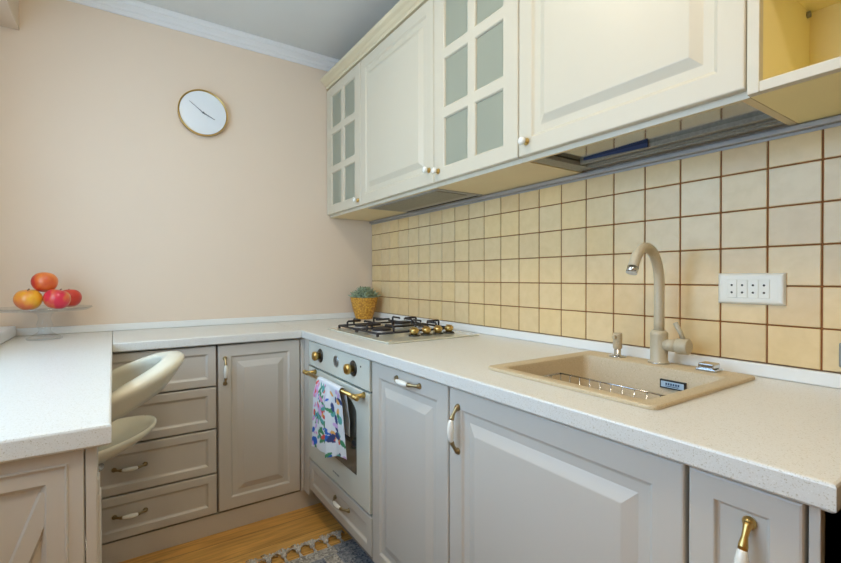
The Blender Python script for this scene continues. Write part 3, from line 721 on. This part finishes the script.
def apple(label, x, y, z, r, mat, rot):
    t = thing('apple', label, 'fruit', (x, y, z), 'apples on the cake stand')
    pr = []
    for i in range(19):
        a = -PI / 2 + PI * i / 18; rr = r * math.cos(a) * (1.0 + 0.05 * math.sin(a)); zz = r * 0.95 * math.sin(a)
        if i > 14: zz -= r * 0.20 * ((i - 14) / 4.0) ** 1.6
        if i < 3: zz += r * 0.10 * ((3 - i) / 3.0)
        pr.append((rr, zz))
    mb = MB().mat(mat).lathe((x, y, z), pr, 28)
    ob = mb.build('flesh', root=t)
    s = MB().mat(M['stem']).tube([(x, y, z + r * 0.66), (x + 0.002, y, z + r * 0.86), (x + 0.007, y - 0.001, z + r * 0.95)], [0.0018, 0.0016, 0.0022], 8).build('stem', root=t)
    t.rotation_euler = rot
    return t
zt = 0.8256 + 0.1135
R1 = 0.0435
A1 = apple_mat('yellow apple skin with pink flush', rgb(240, 176, 40), rgb(230, 98, 74), 1.3, 0.50)
A2 = apple_mat('pink red apple skin', rgb(222, 44, 70), rgb(240, 170, 40), 4.1, 0.60)
A3 = apple_mat('dark red apple skin', rgb(186, 24, 36), rgb(222, 70, 40), 7.7, 0.55)
A4 = apple_mat('orange red apple skin', rgb(206, 38, 36), rgb(242, 140, 60), 2.9, 0.52)
apple('yellow apple with a pink flush, leftmost on the glass stand', SX - 0.046, SY - 0.014, zt + 0.042, R1, A1, (0.15, -0.1, 0.3))
apple('pink red and yellow apple in the middle front of the glass stand', SX + 0.040, SY - 0.020, zt + 0.042, R1, A2, (0.2, 0.15, 1.2))
apple('dark red apple at the right, behind the middle one', SX + 0.074, SY + 0.064, zt + 0.042, R1 * 0.92, A3, (0.1, 0.2, 2.2))
apple('orange red apple resting on top of the other apples', SX + 0.000, SY + 0.012, zt + 0.108, R1 * 0.97, A4, (-0.2, 0.25, 0.9))

# ------------------------------------------------------------------ bar stool
TX, TY = -1.335, -0.76
so = thing('bar_stool', 'cream moulded bar stool with a wrap round back, tucked under the window counter', 'stool', (TX, TY, 0))
# back band: a thick hoop that tilts down toward the window
def band():
    b = MB().mat(M['stool']); ls = []; n = 44
    for i in range(n + 1):
        a = -2.15 + 4.30 * i / n            # 0 = toward the room (+x)
        rr = 0.205
        x = TX - 0.002 + rr * math.cos(a); y = TY + rr * 1.0 * math.sin(a)
        f = (math.cos(a) + 1) / 2           # 1 at the back, 0 at the front
        zt_ = 0.630 + 0.186 * f ** 0.82
        hgt = 0.070 + 0.015 * f
        out = Vector((math.cos(a), math.sin(a), 0)); th = 0.020 + 0.006 * f
        ring = []
        up = Vector((-0.12 * math.cos(a), -0.12 * math.sin(a), 1))
        C = Vector((x, y, zt_))
        # cross-section: rolled upper lip, thin wall down to the lower edge leaning inward
        sec = [(-0.012, 0.0), (0.006, -0.001), (0.017, -0.007), (0.022, -0.018), (0.019, -0.032), (0.006, -hgt * 0.75), (-0.008, -hgt * 1.1), (-0.018, -hgt * 1.12), (-0.024, -hgt * 0.75), (-0.036, -0.034), (-0.044, -0.018), (-0.040, -0.007), (-0.030, 0.0)]
        for q, w_ in sec: ring.append(C + out * q + Vector((0, 0, w_)) + out * (w_ * 0.25))
        ls.append(ring)
    b.loops(ls, True, True, True); return b.build('backrest', root=so)
band()
def seat():
    b = MB().mat(M['stool']); ls = []; seg = 40
    def P(r, a, dz):
        x = r * math.cos(a) * 1.0 - 0.045; y = 0.86 * r * math.sin(a)
        dish = 0.045 * (r / 0.18) ** 2.2
        tilt = 0.18 * (x + 0.05)
        return Vector((TX + x, TY + y, 0.526 + dish + tilt + dz))
    for r, dz in ((0.001, 0), (0.05, 0), (0.10, 0), (0.14, 0), (0.165, 0), (0.178, 0.001), (0.184, -0.003), (0.185, -0.010), (0.178, -0.018), (0.15, -0.022), (0.10, -0.026), (0.05, -0.03), (0.001, -0.03)):
        ls.append([P(r, 2 * PI * i / seg, dz) for i in range(seg)])
    b.loops(ls, True, True, True); return b.build('seat', root=so)
seat()
for s_ in (1, -1):
    arms = MB().mat(M['stool'])
    pts = []
    for i in range(7):
        t_ = i / 6.0; a = s_ * (2.12 + 0.25 * t_); rr = 0.205 - 0.03 * t_
        pts.append((TX + 0.0 - 0.03 * t_ + rr * math.cos(a), TY + rr * math.sin(a), 0.602 - 0.055 * t_))
    arms.tube(pts, [0.018 - 0.004 * i / 6 for i in range(7)], 12)
    arms.build('arm_joint', root=so)
MB().mat(M['chrome']).lathe((TX - 0.05, TY, 0), [(0.0, 0.0), (0.19, 0.0), (0.19, 0.006), (0.16, 0.014), (0.05, 0.030), (0.028, 0.045), (0.028, 0.30), (0.017, 0.302), (0.017, 0.47), (0.05, 0.478), (0.05, 0.4845), (0, 0.4845)], 40).build('pedestal', root=so, label='chrome column on a round base')
fr = MB().mat(M['chrome']).tube([(TX - 0.05 + 0.13 * math.cos(a), TY + 0.13 * math.sin(a), 0.2) for a in [PI / 2 + PI * i / 24 for i in range(25)]], 0.008, 8)
fr.tube([(TX - 0.05, TY - 0.13, 0.2), (TX - 0.05, TY + 0.13, 0.2)], 0.007, 8); fr.build('footrest', root=so)

# ------------------------------------------------------------------ hob
hb = thing('gas_hob', 'ivory gas hob with black pan supports and brass knobs', 'hob', (-0.28, -0.78, 0.8255))
HX0, HX1, HY0, HY1 = -0.500, -0.070, -1.065, -0.500
MB().mat(M['hobglass']).box(HX0, HX1, HY0, HY1, 0.8256, 0.8316, 0.002).build('hob_plate', root=hb)
burn = [(-0.385, -0.620, 0.036), (-0.175, -0.620, 0.046), (-0.385, -0.810, 0.046), (-0.175, -0.810, 0.030)]
for bx, by, br_ in burn:
    q = MB().mat(M['burner']).lathe((bx, by, 0.8316), [(0, 0), (br_ + 0.012, 0), (br_ + 0.012, 0.003), (br_, 0.004), (br_, 0.012), (br_ - 0.004, 0.013), (0, 0.013)], 28)
    q.mat(M['iron']).lathe((bx, by, 0.8448), [(0, 0), (br_ - 0.006, 0), (br_ - 0.005, 0.004), (br_ - 0.010, 0.0075), (0, 0.008)], 28)
    q.build('burner', root=hb)
def grid(x0, x1, y0, y1):
    q = MB().mat(M['iron']); r_ = 0.0045; zl, zh = 0.8440, 0.8700
    def bar(a, b_): q.tube([a, b_], r_, 8)
    # low frame
    cs4 = [(x0, y0), (x1, y0), (x1, y1), (x0, y1)]
    for i in range(4): bar((*cs4[i], zl), (*cs4[(i + 1) % 4], zl))
    for cx_, cy_ in cs4: q.tube([(cx_, cy_, 0.8317), (cx_, cy_, zl + 0.002)], 0.006, 8)
    ym = (y0 + y1) / 2
    for bx in (-0.385, -0.175):
        for sx_ in (y0, y1):                       # fingers from the long sides, rising then reaching over the burner
            s_ = 1 if sx_ == y0 else -1
            q.tube([(bx, sx_, zl), (bx, sx_, zh - 0.004), (bx, sx_ + s_ * 0.004, zh), (bx, sx_ + s_ * 0.062, zh), (bx, sx_ + s_ * 0.066, zh - 0.003)], r_, 8)
    for xe, bx, s_ in ((x0, -0.385, 1), (x1, -0.175, -1)):
        q.tube([(xe, ym, zl), (xe, ym, zh - 0.004), (xe + s_ * 0.004, ym, zh), (xe + s_ * 0.062, ym, zh)], r_, 8)
    q.tube([(-0.28, y0, zl), (-0.28, y0, zh), (-0.28, y0 + 0.03, zh)], r_, 8)
    q.tube([(-0.315, ym, zh), (-0.245, ym, zh)], r_, 8)
    q.tube([(-0.28, ym, zh), (-0.28, y1, zh), (-0.28, y1, zl)], r_, 8)
    q.build('pan_support', root=hb, label='black cast iron pan support')
grid(-0.458, -0.095, -0.716, -0.540); grid(-0.458, -0.095, -0.906, -0.724)
for kx in (-0.323, -0.264, -0.206, -0.149):
    q = MB().mat(M['knob_disc']).lathe((kx, -0.962, 0.8317), [(0, 0), (0.023, 0), (0.0235, 0.003), (0.021, 0.006), (0, 0.006)], 24)
    q.mat(M['brass']).lathe((kx, -0.962, 0.8377), [(0.012, 0), (0.013, 0.003), (0.018, 0.008), (0.0185, 0.018), (0.016, 0.023), (0, 0.024)], 24)
    q.box(kx - 0.0035, kx + 0.0035, -0.978, -0.946, 0.8615, 0.8665, 0.001)
    q.build('knob', root=hb, label='round brass hob knob on a dark disc')

# ------------------------------------------------------------------ potted succulent
PX, PY = -0.120, -0.120
po = thing('potted_succulent', 'small green succulent in a woven ochre pot behind the hob', 'plant', (PX, PY, 0.8256))
MB().mat(M['wicker']).lathe((PX, PY, 0.8256), [(0, 0), (0.046, 0), (0.049, 0.004), (0.057, 0.03), (0.066, 0.06), (0.073, 0.092), (0.0765, 0.112), (0.079, 0.118), (0.079, 0.124), (0.074, 0.125), (0.070, 0.112), (0, 0.110)], 44).build('pot', root=po)
MB().mat(M['soil']).lathe((PX, PY, 0.8256), [(0, 0.1102), (0.068, 0.1105), (0.055, 0.118), (0, 0.121)], 24).build('soil', root=po)
def rosette(cx_, cy_, cz_, size, nl, seed):
    random.seed(seed); q = MB().mat(M['leaf'])
    for lay in range(4):
        for i in range(nl - lay):
            a = 2 * PI * i / (nl - lay) + lay * 0.6 + random.uniform(-0.15, 0.15); el = 0.15 + lay * 0.38 + random.uniform(-0.08, 0.08)
            L = size * (1 - lay * 0.14) * random.uniform(0.9, 1.1)
            D = Vector((math.cos(a) * math.cos(el), math.sin(a) * math.cos(el), math.sin(el))); B = Vector((cx_, cy_, cz_ + lay * 0.003))
            S = Vector((-math.sin(a), math.cos(a), 0)); U = D.cross(S)
            if U.z < 0: U = -U
            ls = []
            for t_, w_ in ((0.05, 0.10), (0.3, 0.17), (0.6, 0.22), (0.85, 0.13), (1.0, 0.02)):
                c_ = B + D * (L * t_) + U * (L * 0.12 * t_ * t_); hw = L * w_; th = L * w_ * 0.42
                ls.append([c_ + S * hw, c_ + U * th * 0.5, c_ - S * hw, c_ - U * th])
            q.loops(ls, True, True, True)
    return q.build('rosette', root=po)
for i, (ax, ay, az, s_) in enumerate([(0, 0, 0.008, 0.055), (-0.045, -0.012, 0.0, 0.050), (0.043, -0.018, 0.0, 0.050), (-0.012, -0.045, -0.002, 0.048), (0.012, 0.043, 0.0, 0.048), (-0.034, 0.034, 0.0, 0.045), (0.04, 0.03, 0.002, 0.045), (-0.016, -0.014, 0.022, 0.045), (0.02, 0.0, 0.02, 0.045)]):
    rosette(PX + ax, PY + ay, 0.8256 + 0.122 + az * 1.2, s_ * 1.15, 10, 40 + i)

# ------------------------------------------------------------------ sink
SX0, SX1, SY0, SY1 = -0.502, -0.052, -2.020, -1.575
OX0, OX1, QY0, QY1 = -0.470, -0.128, -1.985, -1.610
sk = thing('sink', 'beige granite composite sink set in the worktop below the tap', 'sink', (-0.28, -1.8, 0.8255))
def rr(x0, x1, y0, y1, r, z, n=6):
    pts = []
    for cx_, cy_, a0 in ((x1 - r, y1 - r, 0), (x0 + r, y1 - r, PI / 2), (x0 + r, y0 + r, PI), (x1 - r, y0 + r, 1.5 * PI)):
        for i in range(n + 1):
            a = a0 + PI / 2 * i / n; pts.append(Vector((cx_ + r * math.cos(a), cy_ + r * math.sin(a), z)))
    return pts
z0 = 0.8256
q = MB().mat(M['granite'])
def ins(d, r, z): return rr(OX0 + d, OX1 - d, QY0 + d, QY1 - d, r, z)
q.loops([rr(SX0, SX1, SY0, SY1, 0.018, z0), rr(SX0, SX1, SY0, SY1, 0.018, z0 + 0.005), rr(SX0 + 0.002, SX1 - 0.002, SY0 + 0.002, SY1 - 0.002, 0.016, z0 + 0.0075), rr(SX0 + 0.006, SX1 - 0.006, SY0 + 0.006, SY1 - 0.006, 0.014, z0 + 0.008),
         rr(OX0 - 0.005, OX1 + 0.005, QY0 - 0.005, QY1 + 0.005, 0.022, z0 + 0.008), ins(0, 0.02, z0 + 0.005), ins(0.003, 0.022, z0 - 0.004), ins(0.012, 0.03, z0 - 0.140), ins(0.022, 0.03, z0 - 0.158), ins(0.05, 0.03, z0 - 0.164)], False, True, False)
q.loops([rr(SX0, SX1, SY0, SY1, 0.018, z0), rr(OX0 - 0.008, OX1 + 0.008, QY0 - 0.008, QY1 + 0.008, 0.022, z0), ins(-0.006, 0.022, z0 - 0.02), ins(0.004, 0.03, z0 - 0.150), ins(0.014, 0.03, z0 - 0.170)], False, True, False)
smooth_by_angle(q.build('basin', root=sk), 35)
MB().mat(M['chrome']).lathe((-0.30, -1.80, z0 - 0.1638), [(0, 0), (0.042, 0), (0.044, 0.002), (0.036, 0.004), (0, 0.003)], 28).build('drain', root=sk)
# overflow cover on the back wall of the bowl
ofx = OX1 - 0.0075
o2 = MB().mat(M['dark']); o2.panel((ofx, -1.837, 0.781), YR, ZV, NR, 0.063, 0.022, [(0, -0.003), (0, 0.003), (0.001, 0.004), (0.0035, 0.004), (0.004, 0.0035)])
o2.mat(M['printblue']); o2.box(ofx - 0.0042, ofx - 0.0032, -1.8965, -1.8405, 0.7845, 0.7995)
o2.mat(M['printink'])
for i in range(6): o2.box(ofx - 0.0047, ofx - 0.0041, -1.852 - i * 0.006 - 0.004, -1.852 - i * 0.006, 0.7905, 0.796)
o2.box(ofx - 0.0047, ofx - 0.0041, -1.884, -1.852, 0.7868, 0.7886)
o2.build('overflow_cover', root=sk, label='small dark framed overflow cover with a pale label')
# wire basket inside
wb = MB().mat(M['chrome']); bx0, bx1, by0, by1 = -0.442, -0.282, -1.945, -1.640; zt_, zb_ = 0.799, 0.700
def loop(z, d=0.0): return [(bx0 + d, by0 + d, z), (bx1 - d, by0 + d, z), (bx1 - d, by1 - d, z), (bx0 + d, by1 - d, z), (bx0 + d, by0 + d, z)]
def wires(ps, r): 
    for a, b2 in zip(ps, ps[1:]): wb.tube([a, b2], r, 6)
wires(loop(zt_), 0.0022); wires(loop(zb_, 0.012), 0.0018)
for i in range(11):
    yy = by0 + (by1 - by0) * i / 10.0; yi = by0 + 0.012 + (by1 - by0 - 0.024) * i / 10.0
    wires([(bx0, yy, zt_), (bx0 + 0.012, yi, zb_), (bx1 - 0.012, yi, zb_), (bx1, yy, zt_)], 0.0013)
for i in range(1, 4):
    xx = bx0 + (bx1 - bx0) * i / 4.0
    wires([(xx, by0, zt_), (xx, by0 + 0.012, zb_), (xx, by1 - 0.012, zb_), (xx, by1, zt_)], 0.0013)
for xx in (bx0 + 0.02, bx1 - 0.02):
    for yy in (by0 + 0.02, by1 - 0.02): wires([(xx, yy, zb_), (xx, yy, z0 - 0.1635)], 0.0025)
tag(wb.build('wire_basket'), 'chrome wire basket standing inside the beige sink', 'basket')

# ------------------------------------------------------------------ tap
ZD = z0 + 0.0085
tp = thing('kitchen_tap', 'beige gooseneck kitchen tap with a side lever behind the sink', 'tap', (-0.085, -1.808, ZD))
TXp, TYp = -0.088, -1.808
MB().mat(M['tapcol']).lathe((TXp, TYp, ZD), [(0, 0), (0.0235, 0), (0.0245, 0.003), (0.0225, 0.006), (0.0215, 0.008), (0.0215, 0.074), (0.022, 0.079), (0.020, 0.083), (0.0165, 0.088), (0, 0.088)], 32).build('tap_body', root=tp)
MB().mat(M['chrome']).lathe((TXp, TYp, ZD - 0.0001), [(0.0247, 0.0), (0.0275, 0.0), (0.0275, 0.0025), (0.0247, 0.0028)], 32, close=False).build('base_ring', root=tp)
pts = [(TXp, TYp, ZD + 0.084 + 0.132 * i / 5.0) for i in range(6)]
zc_ = ZD + 0.216; Rx, Rz = 0.062, 0.092
for i in range(1, 19):
    a = 2.62 * i / 18.0; pts.append((TXp - Rx + Rx * math.cos(a), TYp + 0.004 * i / 18.0, zc_ + Rz * math.sin(a)))
e_ = Vector(pts[-1]); dn = (e_ - Vector(pts[-2])).normalized(); pts += [e_ + dn * 0.006]
MB().mat(M['tapcol']).tube(pts, 0.0130, 18).build('spout', root=tp)
MB().mat(M['chrome']).tube([e_ + dn * 0.0063, e_ + dn * 0.023], [0.0138, 0.0138], 18).build('aerator', root=tp)
lv = MB().mat(M['tapcol']).tube([(TXp, TYp - 0.016, ZD + 0.050), (TXp, TYp - 0.046, ZD + 0.051)], [0.016, 0.0165], 20)
lv.tube([(TXp, TYp - 0.0462, ZD + 0.051), (TXp, TYp - 0.048, ZD + 0.051), (TXp, TYp - 0.074, ZD + 0.052), (TXp, TYp - 0.077, ZD + 0.052)], [0.0185, 0.0205, 0.0205, 0.018], 22)
lv.tube([(TXp, TYp - 0.062, ZD + 0.070), (TXp - 0.004, TYp - 0.056, ZD + 0.090), (TXp - 0.010, TYp - 0.047, ZD + 0.112)], [0.005, 0.0056, 0.0066], 12)
lv.build('lever', root=tp)
# soap dispenser
sd = thing('soap_dispenser', 'small beige soap dispenser with a chrome collar left of the tap', 'dispenser', (-0.092, -1.690, ZD))
MB().mat(M['chrome']).lathe((-0.092, -1.690, ZD), [(0, 0), (0.024, 0), (0.0245, 0.0025), (0.012, 0.004), (0.0095, 0.006), (0.0095, 0.020), (0.006, 0.022), (0, 0.022)], 24).build('collar', root=sd)
h_ = MB().mat(M['granite']).lathe((-0.092, -1.690, ZD + 0.0222), [(0, 0), (0.0105, 0), (0.0125, 0.004), (0.0125, 0.042), (0.0115, 0.046), (0, 0.047)], 24)
h_.tube([(-0.103, -1.690, ZD + 0.058), (-0.113, -1.690, ZD + 0.057)], 0.005, 10); h_.build('pump_head', root=sd)
# square chrome control
sq = thing('drain_control', 'small square chrome drain control right of the tap', 'control', (-0.085, -1.925, ZD))
MB().mat(M['chrome']).box(-0.106, -0.066, -1.953, -1.907, ZD, ZD + 0.006, 0.002).build('base', root=sq)
MB().mat(M['chrome']).box(-0.104, -0.068, -1.948, -1.912, ZD + 0.0062, ZD + 0.019, 0.003).build('knob', root=sq)

# ------------------------------------------------------------------ socket plate, metal plate
so_ = thing('socket_plate', 'white four module socket plate on the tiles right of the tap', 'socket', (-0.009, -1.986, 1.035))
py0, py1, pz0, pz1 = -1.920, -2.060, 0.998, 1.074
fp = MB().mat(M['white']).panel((-0.0088, py0, pz0), YR, ZV, NR, py0 - py1, pz1 - pz0, [(0, 0), (0, 0.003), (0.003, 0.008), (0.006, 0.0095), (0.012, 0.0100), (0.016, 0.0098)]); fp.build('cover_frame', root=so_)
for i in range(4):
    ya = -1.942 - i * 0.0225
    mo = MB().mat(M['white']).panel((-0.0187, ya, 1.013), YR, ZV, NR, 0.0218, 0.045, [(0, 0), (0, 0.0006), (0.001, 0.0012), (0.002, 0.0012)])
    mo.mat(M['outletdark'])
    for zz in (1.0265, 1.0445): mo.lathe((-0.0199, ya - 0.0109, zz), [(0, 0), (0.0026, 0), (0.0026, 0.0003), (0, 0.0004)], 12, NR)
    mo.build('socket_module', root=so_)
tag(MB().mat(M['greymetal']).box(-0.030, -0.0092, -2.21, -2.156, 0.873, 0.925, 0.003).build('wall_bracket'), 'small grey metal plate on the tiles at the right edge', 'bracket')

# ------------------------------------------------------------------ rug
rg = thing('rug', 'grey woven rug with knotted fringe on the wood floor', 'rug', (-0.95, -1.4, 0.0))
RX0, RX1, RY0, RY1 = -1.135, -0.512, -2.3, -0.800
MB().mat(M['rug_dark']).box(RX0, RX1, RY0, RY1, 0.001, 0.008, 0.002).build('pile', root=rg)
lb = MB().mat(M['rug_light'])
lb.box(RX0 + 0.005, RX1 - 0.09, RY1 - 0.055, RY1 - 0.004, 0.0082, 0.0098, 0.0005)
lb.box(RX1 - 0.15, RX1 - 0.10, RY0 + 0.01, RY1 - 0.060, 0.0082, 0.0098, 0.0005); lb.box(RX0 + 0.03, RX0 + 0.08, RY0 + 0.01, RY1 - 0.060, 0.0082, 0.0098, 0.0005)
lb.build('pale_band', root=rg, label='pale speckled band along the rug edge')
random.seed(5)
nt_ = 11
for i in range(nt_):
    tx_ = RX1 - 0.048 - i * (RX1 - RX0 - 0.064) / (nt_ - 1)
    q = MB().mat(M['yarn'])
    q.tube([(tx_ - 0.004, RY1 - 0.002, 0.007), (tx_, RY1 + 0.030, 0.010)], 0.0028, 6); q.tube([(tx_ + 0.004, RY1 - 0.002, 0.007), (tx_, RY1 + 0.030, 0.010)], 0.0028, 6)
    q.ball((tx_, RY1 + 0.036, 0.012), 0.0105, 12, 8)
    for k_ in range(9):
        a = -1.15 + 2.3 * k_ / 8 + random.uniform(-0.1, 0.1); l_ = random.uniform(0.034, 0.056)
        q.tube([(tx_, RY1 + 0.040, 0.012), (tx_ + math.sin(a) * l_ * 0.5, RY1 + 0.040 + math.cos(a) * l_ * 0.5, 0.022), (tx_ + math.sin(a) * l_, RY1 + 0.040 + math.cos(a) * l_, 0.003)], [0.0026, 0.0024, 0.0018], 6)
    q.build('tassel', root=rg, label='knotted grey yarn tassel')

# ------------------------------------------------------------------ lamps, daylight, camera
def ceiling_lamp(x, y, strength, label):
    t = thing('ceiling_lamp', label, 'lamp', (x, y, ZC))
    MB().mat(M['lampbase']).lathe((x, y, ZC - 0.0006), [(0, 0), (0.15, 0), (0.15, 0.022), (0, 0.022)], 40, (0, 0, -1)).build('base', root=t)
    MB().mat(emit('lamp diffuser glow', (1.0, 0.865, 0.665, 1), strength)).lathe((x, y, ZC - 0.0232), [(0, 0), (0.14, 0), (0.135, 0.018), (0.10, 0.040), (0.05, 0.050), (0, 0.052)], 40, (0, 0, -1)).build('diffuser', root=t)
ceiling_lamp(-1.10, -1.36, 18.0, 'round white glowing ceiling lamp above the middle of the kitchen')
ceiling_lamp(-1.00, -2.45, 27.0, 'unseen round white fill lamp added to the ceiling nearest the black appliance')  # added out of view as fill light for the back run

wd = bpy.data.worlds.new('daylight'); bpy.context.scene.world = wd; wd.use_nodes = True
bg = wd.node_tree.nodes['Background']; bg.inputs[0].default_value = (0.44, 0.69, 1.0, 1); bg.inputs[1].default_value = 4.0
pl_ = bpy.data.lights.new('window daylight portal', 'AREA'); pl_.shape = 'RECTANGLE'; pl_.size = 1.6; pl_.size_y = 1.15
pl_.cycles.is_portal = True
po_ = bpy.data.objects.new('window_daylight', pl_); COL.objects.link(po_); po_.location = (-1.96, -1.35, 1.47); po_.rotation_euler = (0, -PI / 2, 0)

cam = bpy.data.cameras.new('camera'); co = bpy.data.objects.new('camera', cam); COL.objects.link(co)
cam.sensor_width = 36.0; cam.lens = 444.9 / 841.0 * 36.0; cam.clip_start = 0.02
co.location = (-1.2891, -2.4421, 1.0639)
yaw, pitch = 0.5925, -0.0088
co.rotation_euler = (PI / 2 + pitch, 0.0009, -yaw)
sc0 = bpy.context.scene; sc0.camera = co
sc0.cycles.transparent_max_bounces = 24
sc0.view_settings.view_transform = 'Standard'; sc0.view_settings.look = 'None'; sc0.view_settings.gamma = 1.0
sc0.view_settings.use_curve_mapping = False; sc0.view_settings.exposure = 0.64
